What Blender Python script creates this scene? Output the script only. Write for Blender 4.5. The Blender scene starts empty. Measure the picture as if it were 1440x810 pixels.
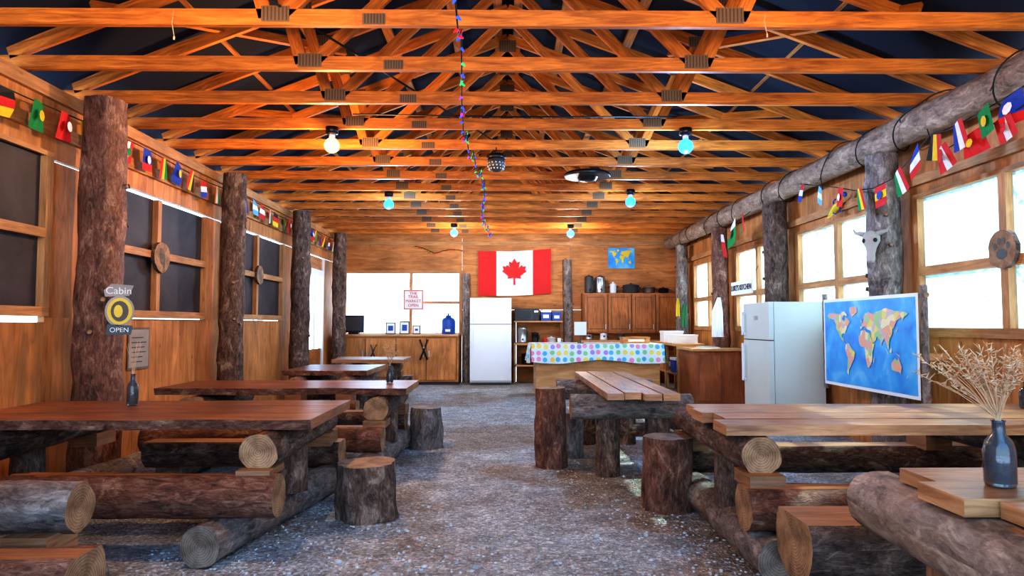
import bpy, bmesh, math, random
from mathutils import Vector, Matrix, Euler, noise
random.seed(7)
R=random.random
def U(a,b): return a+(b-a)*random.random()
V=Vector
# ---------------------------------------------------------------- materials
MATS={}
def newmat(name):
    m=bpy.data.materials.new(name); m.use_nodes=True
    nt=m.node_tree; b=nt.nodes['Principled BSDF']; MATS[name]=m
    return m,nt,b
def N(nt,t,**k):
    n=nt.nodes.new(t)
    for a,v in k.items(): setattr(n,a,v)
    return n
def ramp(nt,stops):
    r=nt.nodes.new('ShaderNodeValToRGB'); e=r.color_ramp.elements
    while len(e)<len(stops): e.new(0.5)
    for i,(p,c) in enumerate(stops):
        e[i].position=p; e[i].color=(c[0],c[1],c[2],1)
    return r
def coords(nt,kind,sc,):
    tc=N(nt,'ShaderNodeTexCoord'); mp=N(nt,'ShaderNodeMapping'); mp.inputs['Scale'].default_value=sc
    nt.links.new(tc.outputs[kind],mp.inputs['Vector']); return mp
def noi(nt,mp,scale,detail=4,dist=0,rough=.55):
    n=N(nt,'ShaderNodeTexNoise'); n.inputs['Scale'].default_value=scale; n.inputs['Detail'].default_value=detail
    n.inputs['Distortion'].default_value=dist; n.inputs['Roughness'].default_value=rough
    nt.links.new(mp.outputs[0],n.inputs['Vector']); return n
def mix(nt,mode,fac,a,b):
    m=N(nt,'ShaderNodeMix',data_type='RGBA',blend_type=mode)
    for sock,v in ((m.inputs[0],fac),(m.inputs[6],a),(m.inputs[7],b)):
        if isinstance(v,(int,float)): sock.default_value=v
        elif isinstance(v,tuple): sock.default_value=(v[0],v[1],v[2],1)
        else: nt.links.new(v,sock)
    return m.outputs[2]
def bump(nt,b,h,s,d=.01):
    n=N(nt,'ShaderNodeBump'); n.inputs['Strength'].default_value=s; n.inputs['Distance'].default_value=d
    nt.links.new(h,n.inputs['Height']); nt.links.new(n.outputs[0],b.inputs['Normal'])
def plain(name,c,rough=.5,metal=0,emit=0,ec=None,var=.05):
    m,nt,b=newmat(name)
    b.inputs['Roughness'].default_value=rough; b.inputs['Metallic'].default_value=metal
    mp=coords(nt,'Object',(1,1,1)); n=noi(nt,mp,3,2)
    r=ramp(nt,[(.3,tuple(x*(1-var) for x in c)),(.7,tuple(min(1,x*(1+var*.5)) for x in c))])
    nt.links.new(n.outputs[0],r.inputs[0]); nt.links.new(r.outputs[0],b.inputs['Base Color'])
    if emit:
        b.inputs['Emission Color'].default_value=(*(ec or c),1); b.inputs['Emission Strength'].default_value=emit
        b.inputs['Specular IOR Level'].default_value=.05
    return m
def wood(name,dark,light,rough=.55,knots=.5,gs=(1.3,13,1),spec=.4,blotch=.35):
    m,nt,b=newmat(name); L=nt.links
    mp=coords(nt,'UV',gs); n=noi(nt,mp,2.2,6,1.2,.6)
    r=ramp(nt,[(.3,dark),(.68,light)]); L.new(n.outputs[0],r.inputs[0])
    mp2=coords(nt,'UV',(1,1,1)); n2=noi(nt,mp2,1.7,3)
    r2=ramp(nt,[(.35,(1-blotch,)*3),(.65,(1.0,)*3)]); L.new(n2.outputs[0],r2.inputs[0])
    col=mix(nt,'MULTIPLY',1.0,r.outputs[0],r2.outputs[0])
    if knots>0:
        mp3=coords(nt,'UV',(2.2,4.5,1)); v=N(nt,'ShaderNodeTexVoronoi'); v.inputs['Scale'].default_value=1.4
        L.new(mp3.outputs[0],v.inputs['Vector'])
        r3=ramp(nt,[(.03,(knots,)*3),(.10,(0,0,0))]); L.new(v.outputs['Distance'],r3.inputs[0])
        col=mix(nt,'MIX',r3.outputs[0],col,tuple(x*.25 for x in dark))
    L.new(col,b.inputs['Base Color']); b.inputs['Roughness'].default_value=rough
    b.inputs['Specular IOR Level'].default_value=spec
    bump(nt,b,n.outputs[0],.25,.004)
    return m
def bark(name,c1,c2,c3,rough=.8,crack=.3):
    m,nt,b=newmat(name); L=nt.links
    mp=coords(nt,'UV',(3,8,1)); n=noi(nt,mp,3.0,10,1.2,.7)
    mp2=coords(nt,'UV',(1.8,3,1)); n2=noi(nt,mp2,2.6,7,.8,.65)
    r=ramp(nt,[(.36,c1),(.5,c2),(.64,c3)]); L.new(n.outputs[0],r.inputs[0])
    r2=ramp(nt,[(.40,tuple(x*.4 for x in c1)),(.48,c2),(.56,c2),(.62,tuple(min(1,x*1.2) for x in c3))]); L.new(n2.outputs[0],r2.inputs[0])
    col=mix(nt,'MIX',.5,r.outputs[0],r2.outputs[0])
    mp3=coords(nt,'UV',(9,26,1)); v=noi(nt,mp3,2.2,5,2.0,.7)
    r3=ramp(nt,[(.40,(.3,.28,.26)),(.52,(1,1,1))]); L.new(v.outputs[0],r3.inputs[0])
    col=mix(nt,'MULTIPLY',crack*2,col,r3.outputs[0]); L.new(col,b.inputs['Base Color'])
    b.inputs['Roughness'].default_value=rough; bump(nt,b,mix(nt,'MULTIPLY',crack,n.outputs[0],r3.outputs[0]),1,.016); return m
def endgrain(name,c1,c2):
    m,nt,b=newmat(name); L=nt.links
    mp=coords(nt,'UV',(1,1,1)); w=N(nt,'ShaderNodeTexWave',wave_type='RINGS',rings_direction='SPHERICAL')
    w.inputs['Scale'].default_value=26; w.inputs['Distortion'].default_value=3.5; w.inputs['Detail'].default_value=4
    L.new(mp.outputs[0],w.inputs['Vector']); r=ramp(nt,[(.0,c1),(.8,c2)]); L.new(w.outputs['Color'],r.inputs[0])
    n=noi(nt,mp,8,6,0,.65); r2=ramp(nt,[(.36,(.38,.32,.29)),(.62,(1,1,1))]); L.new(n.outputs[0],r2.inputs[0])
    L.new(mix(nt,'MULTIPLY',1.0,r.outputs[0],r2.outputs[0]),b.inputs['Base Color']); b.inputs['Roughness'].default_value=.7
    return m
wood('truss',(.34,.085,.012),(.88,.29,.045),.55,.25,blotch=.3)
wood('purlin',(.28,.09,.022),(.60,.26,.08),.6,.25,blotch=.3)
wood('ply',(.42,.16,.048),(.76,.34,.115),.6,.8,gs=(.8,5,1),blotch=.35)
wood('plypale',(.52,.26,.10),(.78,.45,.20),.6,.5,gs=(.8,5,1),blotch=.2)
wood('stud',(.44,.20,.08),(.72,.39,.17),.6,.4)
wood('slab',(.11,.034,.02),(.50,.18,.08),.32,.6,gs=(1.,8,1),spec=.7,blotch=.55)
wood('plank',(.34,.14,.055),(.72,.40,.19),.36,.7,spec=.6,blotch=.5)
wood('block',(.20,.10,.05),(.42,.24,.13),.6,.5)
wood('halftop',(.26,.10,.045),(.56,.27,.12),.4,.5)
wood('seattop',(.34,.16,.075),(.72,.42,.22),.42,.7,blotch=.5)
wood('cab',(.32,.095,.022),(.62,.24,.065),.4,.2)
wood('redply',(.32,.10,.04),(.5,.18,.07),.5,.4)
wood('greywood',(.12,.10,.09),(.28,.23,.2),.8,.4)
bark('bark',(.045,.026,.020),(.17,.105,.08),(.45,.33,.26))
bark('barkred',(.055,.022,.016),(.24,.10,.062),(.52,.31,.22),.5)
bark('barkgrey',(.08,.06,.058),(.26,.21,.19),(.52,.45,.41),.8,.2)
bark('peeled',(.13,.08,.06),(.35,.24,.18),(.62,.48,.38),.5,.12)
endgrain('end',(.34,.20,.11),(.50,.31,.17)); endgrain('endgrey',(.25,.20,.16),(.36,.29,.23))
plain('roof',(.005,.009,.022),.9)
plain('white',(.80,.85,.90),.25,var=.02); plain('whitepaper',(.85,.87,.88),.7,var=.02); plain('offwhite',(.66,.71,.66),.3,var=.03)
plain('black',(.012,.012,.014),.35); plain('darkgrey',(.06,.06,.065),.5); plain('steel',(.55,.56,.58),.28,.9)
plain('platemetal',(.22,.13,.07),.5,.3); plain('platedark',(.09,.055,.03),.6); plain('blue',(.02,.09,.42),.4); plain('red',(.65,.02,.02),.7)
plain('green',(.05,.2,.08),.7); plain('bone',(.40,.36,.33),.8,var=.25); plain('straw',(.62,.42,.26),.85)
plain('yellow',(.75,.55,.03),.5); plain('pink',(.7,.25,.2),.6)
plain('wire',(.01,.012,.01),.5); plain('flagwhite',(.82,.82,.86),.8); plain('snow',(.75,.85,.95),.9)
plain('spruce',(.22,.33,.28),.9); plain('trunk',(.36,.40,.40),.9)
plain('bulbwarm',(.0,.0,.0),.5,0,9,(1,.42,.08)); plain('bulbcool',(.0,.0,.0),.5,0,5,(.03,.2,1)); plain('bulbwhite',(.0,.0,.0),.5,0,5,(.08,.28,1))
for nm,c in (('led_b',(.05,.15,1)),('led_r',(1,.03,.05)),('led_g',(.05,.7,.25)),('led_p',(.5,.1,.9))): plain(nm,c,.4,0,.35,c)
m,nt,b=newmat('sea'); mp=coords(nt,'Object',(1,1,1)); n=noi(nt,mp,4,5,.5); r=ramp(nt,[(.3,(.02,.22,.72)),(.55,(.05,.42,.85)),(.75,(.25,.62,.88))]); nt.links.new(n.outputs[0],r.inputs[0]); nt.links.new(r.outputs[0],b.inputs['Base Color']); b.inputs['Roughness'].default_value=.35
m,nt,b=newmat('vc'); a=N(nt,'ShaderNodeAttribute'); a.attribute_name='Col'; mp=coords(nt,'Object',(1,1,1)); n=noi(nt,mp,25,2)
r=ramp(nt,[(.3,(.85,)*3),(.6,(1,)*3)]); nt.links.new(n.outputs[0],r.inputs[0])
nt.links.new(mix(nt,'MULTIPLY',1.,a.outputs['Color'],r.outputs[0]),b.inputs['Base Color']); b.inputs['Roughness'].default_value=.8
m,nt,b=newmat('land'); mp=coords(nt,'Object',(1,1,1)); v=N(nt,'ShaderNodeTexVoronoi'); v.inputs['Scale'].default_value=17
nt.links.new(mp.outputs[0],v.inputs['Vector']); s=N(nt,'ShaderNodeSeparateColor'); nt.links.new(v.outputs['Color'],s.inputs[0])
r=ramp(nt,[(0,(.80,.66,.22)),(.2,(.40,.62,.30)),(.4,(.78,.42,.30)),(.6,(.82,.74,.45)),(.8,(.60,.5,.55))]); r.color_ramp.interpolation='CONSTANT'
nt.links.new(s.outputs[0],r.inputs[0]); nt.links.new(r.outputs[0],b.inputs['Base Color']); b.inputs['Roughness'].default_value=.5
m,nt,b=newmat('polka'); mp=coords(nt,'UV',(9.5,9.5,9.5)); v=N(nt,'ShaderNodeTexVoronoi'); v.voronoi_dimensions='2D'; v.inputs['Scale'].default_value=1; v.inputs['Randomness'].default_value=.25
nt.links.new(mp.outputs[0],v.inputs['Vector']); s=N(nt,'ShaderNodeSeparateColor'); nt.links.new(v.outputs['Color'],s.inputs[0])
r=ramp(nt,[(0,(.1,.5,.75)),(.25,(.85,.3,.5)),(.45,(.3,.65,.3)),(.65,(.9,.7,.1)),(.85,(.45,.3,.7))]); r.color_ramp.interpolation='CONSTANT'
nt.links.new(s.outputs[0],r.inputs[0]); r2=ramp(nt,[(.34,(1,1,1)),(.37,(0,0,0))]); nt.links.new(v.outputs['Distance'],r2.inputs[0])
nt.links.new(mix(nt,'MIX',r2.outputs[0],(.72,.84,.88),r.outputs[0]),b.inputs['Base Color']); b.inputs['Roughness'].default_value=.4
# gravel
m,nt,b=newmat('gravel'); L=nt.links; mp=coords(nt,'Object',(1,1,1))
v=N(nt,'ShaderNodeTexVoronoi'); v.inputs['Scale'].default_value=62; L.new(mp.outputs[0],v.inputs['Vector'])
s=N(nt,'ShaderNodeSeparateColor'); L.new(v.outputs['Color'],s.inputs[0])
r=ramp(nt,[(0,(.24,.265,.29)),(.4,(.39,.43,.47)),(.8,(.52,.57,.62)),(1,(.80,.83,.87))]); L.new(s.outputs[0],r.inputs[0])
n=noi(nt,mp,.75,6,.4); r2=ramp(nt,[(.41,(.70,.55,.44)),(.55,(1,1,1))]); L.new(n.outputs[0],r2.inputs[0])
c=mix(nt,'MULTIPLY',1.,r.outputs[0],r2.outputs[0]); n3=noi(nt,mp,5,6,0,.7)
r3=ramp(nt,[(.35,(.6,.6,.6)),(.65,(1.15,1.15,1.15))]); L.new(n3.outputs[0],r3.inputs[0])
L.new(mix(nt,'MULTIPLY',1.,c,r3.outputs[0]),b.inputs['Base Color']); b.inputs['Roughness'].default_value=.65
bump(nt,b,v.outputs['Distance'],.7,.018)
m,nt,b=newmat('stone'); mp=coords(nt,'Object',(1,1,1)); n=noi(nt,mp,12,2); r=ramp(nt,[(.35,(.27,.29,.31)),(.65,(.62,.66,.70))])
nt.links.new(n.outputs[0],r.inputs[0]); nt.links.new(r.outputs[0],b.inputs['Base Color']); b.inputs['Roughness'].default_value=.8
# screens and film
m,nt,b=newmat('screen'); mp=coords(nt,'UV',(1,1,1)); n=noi(nt,mp,2.2,5,.6); r=ramp(nt,[(.3,(.024,.020,.026)),(.75,(.075,.06,.064))])
nt.links.new(n.outputs[0],r.inputs[0]); nt.links.new(r.outputs[0],b.inputs['Base Color']); b.inputs['Roughness'].default_value=.6
def film(name,c,lo,hi):
    m,nt,b=newmat(name); L=nt.links; nt.nodes.remove(b); out=nt.nodes['Material Output']
    tr=N(nt,'ShaderNodeBsdfTransparent'); tr.inputs[0].default_value=(*c,1); tl=N(nt,'ShaderNodeBsdfTranslucent'); tl.inputs[0].default_value=(*c,1)
    mp=coords(nt,'Object',(1,1,1)); n=noi(nt,mp,3,4,1); r=ramp(nt,[(.35,(lo,)*3),(.65,(hi,)*3)]); L.new(n.outputs[0],r.inputs[0])
    ms=N(nt,'ShaderNodeMixShader'); L.new(r.outputs[0],ms.inputs[0]); L.new(tr.outputs[0],ms.inputs[1]); L.new(tl.outputs[0],ms.inputs[2]); L.new(ms.outputs[0],out.inputs[0])
film('film',(.30,.42,.42),.3,.6); film('midfilm',(.42,.56,.56),.25,.55); film('palefilm',(.62,.74,.74),.3,.5); film('clearfilm',(.97,.99,.97),.1,.25)
m,nt,b=newmat('glass'); b.inputs['Base Color'].default_value=(.25,.28,.32,1); b.inputs['Transmission Weight'].default_value=.8; b.inputs['Roughness'].default_value=.05
# ---------------------------------------------------------------- builder
class B:
    def __init__(s):
        s.bm=bmesh.new(); s.uv=s.bm.loops.layers.uv.new('UVMap'); s.col=s.bm.loops.layers.float_color.new('Col'); s.mats=[]
    def mi(s,m):
        if m not in s.mats: s.mats.append(m)
        return s.mats.index(m)
    def face(s,vs,mat,uvs=None,col=None,smooth=False):
        try: f=s.bm.faces.new(vs)
        except ValueError: return None
        f.material_index=s.mi(mat); f.smooth=smooth
        for i,l in enumerate(f.loops):
            if uvs: l[s.uv].uv=uvs[i]
            l[s.col]=(*(col or (1,1,1)),1)
        return f
    def poly(s,pts,mat,col=None,uvs=None):
        return s.face([s.bm.verts.new(p) for p in pts],mat,uvs or [(p[0]+p[1],p[2]) for p in pts],col)
    def box(s,x0,x1,y0,y1,z0,z1,mat,M=None,taper=0,grain=None):
        d=[x1-x0,y1-y0,z1-z0]; g=d.index(max(d)) if grain is None else grain
        P=[]
        for z in (z0,z1):
            for y in (y0,y1):
                for x in (x0,x1): P.append(V((x,y,z)))
        vs=[s.bm.verts.new(M@p if M else p) for p in P]
        o=(U(0,40),U(0,40))
        for idx,ax in (((0,2,3,1),2),((4,5,7,6),2),((0,1,5,4),1),((2,6,7,3),1),((0,4,6,2),0),((1,3,7,5),0)):
            oth=[a for a in (0,1,2) if a!=ax]
            if g in oth: ua=g; va=[a for a in oth if a!=g][0]
            else: ua,va=oth
            s.face([vs[i] for i in idx],mat,[(P[i][ua]+o[0],P[i][va]+o[1]) for i in idx])
    def beam(s,p0,p1,w,h,mat,n=V((0,1,0))):
        p0=V(p0);p1=V(p1); d=p1-p0; L=d.length; d.normalize(); n=V(n); u=n.cross(d).normalized(); n=d.cross(u)
        M=Matrix((( d.x,n.x,u.x,p0.x),(d.y,n.y,u.y,p0.y),(d.z,n.z,u.z,p0.z),(0,0,0,1)))
        s.box(0,L,-w/2,w/2,-h/2,h/2,mat,M)
    def log(s,p0,p1,r0,r1=None,bk='bark',cap='end',flat=None,top='halftop',n=22,jit=.06,m=None,bend=0):
        p0=V(p0);p1=V(p1); r1=r1 or r0; d=p1-p0; L=d.length; d.normalize()
        up=V((0,0,1)) if abs(d.z)<.9 else V((1,0,0)); sd=d.cross(up).normalized(); up=sd.cross(d).normalized()
        m=m or max(3,int(L/.07)); sx=U(0,99); rings=[]
        for i in range(m+1):
            t=i/m; c=p0.lerp(p1,t)+sd*(bend*math.sin(t*3.1)) ; ring=[]
            for k in range(n):
                a=2*math.pi*k/n; r=(r0+(r1-r0)*t)
                r*=1+jit*1.6*noise.noise(V((math.cos(a)*1.1+sx,math.sin(a)*1.1,t*L*1.3)))+jit*1.0*noise.noise(V((math.cos(a)*4,math.sin(a)*4+sx,t*L*5)))
                kb=noise.noise(V((math.cos(a)*1.6+sx*2,math.sin(a)*1.6,t*L*3.2+7)))
                if kb>.38: r*=1+(kb-.38)*jit*4
                x=math.cos(a)*r; z=math.sin(a)*r; fl=False
                if flat is not None and z>flat*r0: z=flat*r0+.003*noise.noise(V((x*9,t*L*3,sx))); fl=True
                ring.append((s.bm.verts.new(c+sd*x+up*z),x,z,fl,a*r0))
            rings.append(ring)
        o=(U(0,40),U(0,40))
        for i in range(m):
            for k in range(n):
                k2=(k+1)%n; q=[rings[i][k],rings[i][k2],rings[i+1][k2],rings[i+1][k]]
                fl=sum(v[3] for v in q)>=4
                tt=[i/m*L,i/m*L,(i+1)/m*L,(i+1)/m*L]
                ang=[k,k+1,k+1,k]
                if fl: uvs=[(tt[j]+o[0],q[j][1]+o[1]) for j in range(4)]
                else: uvs=[(tt[j]+o[0],ang[j]*2*math.pi/n*r0+o[1]) for j in range(4)]
                s.face([v[0] for v in q][::-1],top if fl else bk,uvs[::-1],smooth=not fl)
        for ring,rev in ((rings[0],False),(rings[-1],True)):
            q=ring[::-1] if rev else ring
            vs=[s.bm.verts.new(v[0].co) for v in q]
            s.face(vs,cap,[(v[1],v[2]) for v in q])
    def lathe(s,prof,c,mat,n=20,M=None,smooth=True):
        c=V(c); rings=[]
        for (r,z) in prof:
            rings.append([s.bm.verts.new((M@V((math.cos(2*math.pi*k/n)*r,math.sin(2*math.pi*k/n)*r,z)) if M else V((math.cos(2*math.pi*k/n)*r,math.sin(2*math.pi*k/n)*r,z)))+c) for k in range(n)])
        for i in range(len(prof)-1):
            for k in range(n):
                s.face([rings[i][k],rings[i][(k+1)%n],rings[i+1][(k+1)%n],rings[i+1][k]],mat,[(k/n,i),(k/n+.05,i),(k/n+.05,i+1),(k/n,i+1)],smooth=smooth)
        s.face(rings[0][::-1],mat); s.face(rings[-1],mat)
    def ball(s,c,r,mat,sc=(1,1,1),n=14):
        prof=[]; h=n//2
        for i in range(h+1):
            a=-math.pi/2+math.pi*i/h; prof.append((max(.0005,math.cos(a)*r),math.sin(a)*r))
        s.lathe(prof,c,mat,n,Matrix.Diagonal((*sc,1)))
    def tube(s,pts,r,mat,n=6):
        pts=[V(p) for p in pts]; rings=[]
        for i,p in enumerate(pts):
            d=(pts[min(i+1,len(pts)-1)]-pts[max(i-1,0)]).normalized(); up=V((0,0,1)) if abs(d.z)<.9 else V((1,0,0))
            a=d.cross(up).normalized(); b2=a.cross(d); rr=r if not callable(r) else r(i/(len(pts)-1))
            rings.append([s.bm.verts.new(p+a*math.cos(2*math.pi*k/n)*rr+b2*math.sin(2*math.pi*k/n)*rr) for k in range(n)])
        for i in range(len(rings)-1):
            for k in range(n): s.face([rings[i][k],rings[i+1][k],rings[i+1][(k+1)%n],rings[i][(k+1)%n]],mat,smooth=True)
        s.face(rings[0],mat); s.face(rings[-1][::-1],mat)
    def done(s,name,bevel=0,loc=None):
        me=bpy.data.meshes.new(name)
        bmesh.ops.recalc_face_normals(s.bm,faces=s.bm.faces)
        s.bm.to_mesh(me); s.bm.free()
        for m in s.mats: me.materials.append(MATS[m])
        o=bpy.data.objects.new(name,me); bpy.context.collection.objects.link(o)
        if bevel:
            md=o.modifiers.new('bevel','BEVEL'); md.width=bevel; md.segments=2; md.limit_method='ANGLE'; md.angle_limit=.6
        if loc: o.location=loc
        return o
def text(parent,body,loc,rot,size,mat,name='lettering'):
    c=bpy.data.curves.new(name,'FONT'); c.body=body; c.size=size; c.align_x='CENTER'; c.align_y='CENTER'; c.extrude=.002
    c.materials.append(MATS[mat]); o=bpy.data.objects.new(name,c); bpy.context.collection.objects.link(o); o.location=loc; o.rotation_euler=rot; o.parent=parent
# ---------------------------------------------------------------- room shell
XL,XR,YB,ZT=-3.45,3.65,14.35,3.02
g=B(); g.box(XL,XR,-2.5,YB,-.04,0,'gravel'); g.done('floor')
g=B(); g.box(-60,60,-40,80,-.3,-.06,'snow'); g.done('ground')
g=B()
bmt=bmesh.new(); bmesh.ops.create_icosphere(bmt,subdivisions=1,radius=1); iv=[v.co.copy() for v in bmt.verts]; iff=[[v.index for v in f.verts] for f in bmt.faces]; bmt.free()
for i in range(6500):
    y=3+ (U(0,1)**1.7)*9; x=U(-2.9,3.0) if y>5 else U(-1.9,1.9)
    r=U(.004,.011); 
    if R()<.02: r*=1.8
    sc=V((U(.7,1.4),U(.7,1.4),U(.4,.8)))*r
    vs=[g.bm.verts.new(V((p.x*sc.x+x,p.y*sc.y+y,p.z*sc.z+r*.25))) for p in iv]
    for f in iff: g.face([vs[k] for k in f],'stone',smooth=True)
g.done('gravel_stones')
def panels(g,axis,fixed,t,a0,a1,z0,z1,mat='ply',w=1.22):
    n=max(1,round((a1-a0)/w)); st=(a1-a0)/n
    for i in range(n):
        lo=a0+i*st+.0025; hi=a0+(i+1)*st-.0025
        if axis=='y': g.box(fixed,fixed+t,lo,hi,z0,z1,mat,grain=2)
        else: g.box(lo,hi,fixed,fixed+t,z0,z1,mat,grain=0)
g=B(); T=-.05
panels(g,'y',XL,T,-1,2.7,0,2.44)
panels(g,'y',XL,T,2.7,5.15,0,1.215)
panels(g,'y',XL,T,5.15,11.45,0,1.25)
for a,c in ((5.15,5.68),(7.87,8.27),(10.57,11.45)): g.box(XL+T,XL,a,c,1.25,2.44,'ply',grain=2)
panels(g,'y',XL,T,12.95,YB,0,2.44)
panels(g,'y',XL,T,-1,YB,2.46,ZT,w=2.44)
g.box(XL,XL+.04,-1,YB,2.62,2.72,'stud'); g.box(XL,XL+.04,-1,YB,2.9,3.0,'stud')
g.done('wall_left')
def sidewin(name,x,s,y0,y1,z0,z1,mull,rails,pane,fr=.07,gap=0):
    g=B(); xi=x+s*.035; xo=x-s*.05
    lo,hi=min(xi,xo),max(xi,xo)
    g.box(lo,hi,y0,y1,z0-fr,z0,'stud')
    if not gap: g.box(lo,hi,y0,y1,z1,z1+fr*.5,'stud')
    g.box(lo,hi,y0,y0+fr,z0,z1-gap,'stud'); g.box(lo,hi,y1-fr,y1,z0,z1-gap,'stud')
    for m_ in mull: g.box(lo,hi,m_-fr/2,m_+fr/2,z0,z1-gap,'stud')
    for rz in rails:
        ys=[y0+fr]+[q for m_ in mull for q in (m_-fr/2,m_+fr/2)]+[y1-fr]
        for i in range(0,len(ys),2): g.box(lo,hi,ys[i],ys[i+1],rz-fr/2,rz+fr/2,'stud')
    xm=x-s*.02
    g.poly([(xm,y0,z0),(xm,y1,z0),(xm,y1,z1-gap),(xm,y0,z1-gap)],pane,uvs=[(y0,z0),(y1,z0),(y1,z1),(y0,z1)])
    return g.done(name)
sidewin('window_1',XL,1,2.7,5.15,1.33,2.46,[3.95],[1.88],'screen')
sidewin('window_2',XL,1,5.68,7.87,1.33,2.46,[6.75],[1.88],'screen',gap=.035)
sidewin('window_3',XL,1,8.27,10.57,1.33,2.46,[9.45],[1.88],'screen',gap=.03)
g=B(); rb=[(3.6,5.98),(6.36,8.42),(8.8,10.68),(11.1,13.05)]; prev=-1
panels(g,'y',XR,.05,-1,YB,0,1.1); panels(g,'y',XR,.05,-1,YB,2.34,ZT,w=2.44)
for a,c in rb+[(YB,YB)]:
    if a>prev: g.box(XR,XR+.05,prev,a,1.1,2.34,'ply',grain=2)
    prev=c
g.box(XR-.04,XR,-1,YB,2.42,2.5,'stud')
g.done('wall_right')
for i,(a,c) in enumerate(rb):
    sidewin('window_%d'%(i+4),XR,-1,a,c,1.17,2.3,[(a+c)/2+(.1 if i==0 else 0)],[1.66],['film','midfilm','palefilm','palefilm'][i],fr=.075)
g=B(); wx0,wx1,wz0,wz1=-3.38,-.9,1.02,2.27
panels(g,'x',YB,.05,XL,wx1,0,wz0); panels(g,'x',YB,.05,wx1,XR,0,1.5); panels(g,'x',YB,.05,wx1,XR,1.505,ZT,w=2.4)
panels(g,'x',YB,.05,XL,wx1,wz1,ZT,w=2.4); g.box(XL,wx0,YB,YB+.05,wz0,wz1,'ply')
g.poly([(XL-.05,YB+.02,ZT),(XR+.05,YB+.02,ZT),(XR+.05,YB+.02,ZT+.2),(.03,YB+.02,ZT+1.72),(XL-.05,YB+.02,ZT+.2)],'ply')
g.box(XL,XR,YB-.03,YB,2.86,2.94,'stud')
g.done('wall_back')
g=B()
g.box(wx0,wx1,YB-.03,YB+.06,wz0-.05,wz0,'stud'); g.box(wx0,wx1,YB-.03,YB+.06,wz1,wz1+.06,'stud')
for x in (wx0,-2.0,wx1-.06): g.box(x,x+.06,YB-.03,YB+.06,wz0,wz1,'stud')
g.box(-1.94,wx1-.06,YB-.03,YB+.06,1.63,1.68,'stud')
g.poly([(wx0,YB+.03,wz0),(wx1,YB+.03,wz0),(wx1,YB+.03,wz1),(wx0,YB+.03,wz1)],'clearfilm'); g.done('window_8')
g=B(); y0,y1=11.46,12.94
g.box(XL-.05,XL+.03,y0,y0+.08,0,2.43,'whitepaper'); g.box(XL-.05,XL+.03,y1-.08,y1,0,2.43,'whitepaper'); g.box(XL-.05,XL+.03,y0+.08,y1-.08,2.1,2.2,'whitepaper')
g.box(XL-.04,XL,y0+.08,y1-.08,0,.75,'cab')
for y in (y0+.5,y0+.95): g.box(XL-.04,XL,y-.04,y+.04,.75,2.1,'whitepaper')
g.box(XL-.04,XL,y0+.08,y1-.08,2.2,2.43,'ply')
g.poly([(XL-.03,y0,.75),(XL-.03,y1,.75),(XL-.03,y1,2.1),(XL-.03,y0,2.1)],'clearfilm')
g.lathe([(.03,0),(.03,.05)],(XL+.01,y0+.2,1.0),'steel'); g.done('door_1')
RI=1.5; xc=.03
g=B(); e=.45
zl=ZT+.2-e*RI/3.5
g.poly([(XL-e,-1.3,zl),(XL-e,YB+.3,zl),(xc,YB+.3,ZT+RI+.22),(xc,-1.3,ZT+RI+.22)],'roof')
g.poly([(XR+e,-1.3,zl),(XR+e,YB+.3,zl),(xc,YB+.3,ZT+RI+.22),(xc,-1.3,ZT+RI+.22)],'roof')
g.done('ceiling')
g=B(); W=.04; H=.1
zb=ZT+H/2
g.box(XL-.3,XR+.3,-W/2,W/2,ZT,ZT+H,'truss')
hL=V((XL-.1,0,ZT+.12)); hR=V((XR+.1,0,ZT+.12)); ap=V((xc,0,ZT+RI))
g.beam(hL,ap,W,H,'truss'); g.beam(ap,hR,W,H,'truss')
bl=V((-1.38,0,zb));br=V((1.36,0,zb)); tl_=hL.lerp(ap,.52); tr_=hR.lerp(ap,.52)
for a,c in ((bl,ap-V((0,0,.08))),(br,ap-V((0,0,.08))),(bl-V((.08,0,0)),tl_),(br+V((.08,0,0)),tr_)): g.beam(a,c,W,.085,'truss')
def plate(x,z,w=.17,h=.1):
    g.box(x-w/2,x+w/2,-W/2-.003,-W/2,z-h/2,z+h/2,'platemetal')
    for k in range(7): g.box(x-w/2+.012+k*.023*w/.17,x-w/2+.02+k*.023*w/.17,-W/2-.006,-W/2-.003,z-h*.42,z+h*.42,'platedark')
plate(-1.4,zb+.02); plate(1.38,zb+.02); plate(-.8,zb-.01,.14,.07); plate(xc,ZT+RI-.1,.2,.14); plate(tl_.x,tl_.z); plate(tr_.x,tr_.z)
t0=g.done('roof_truss'); me=t0.data
ys=[4.1+.735*k for k in range(-6,14)]; t0.location.y=ys[0]
for y in ys[1:]:
    o=bpy.data.objects.new('roof_truss',me); bpy.context.collection.objects.link(o); o.location.y=y
g=B()
for t in (.12,.3,.48,.66,.84,.97):
    for h,s in ((hL,1),(hR,-1)):
        p=h.lerp(ap,t)+V((0,0,.095)); g.box(p.x-.045,p.x+.045,-1,YB-.05,p.z,p.z+.035,'purlin')
g.done('roof_purlins')
g=B()
for k in range(5):
    y=2.3+k*2.4
    g.beam((-2.9,y,ZT+.42),(-1.6,y+2.0,ZT+.9),.035,.08,'truss'); g.beam((2.95,y,ZT+.42),(1.65,y+2.0,ZT+.9),.035,.08,'truss')
g.done('roof_bracing')
g=B(); g.log((3.45,-.9,2.86),(3.45,14.2,2.88),.135,.125,'peeled','end',jit=.09,m=110); g.done('log_beam')
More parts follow.
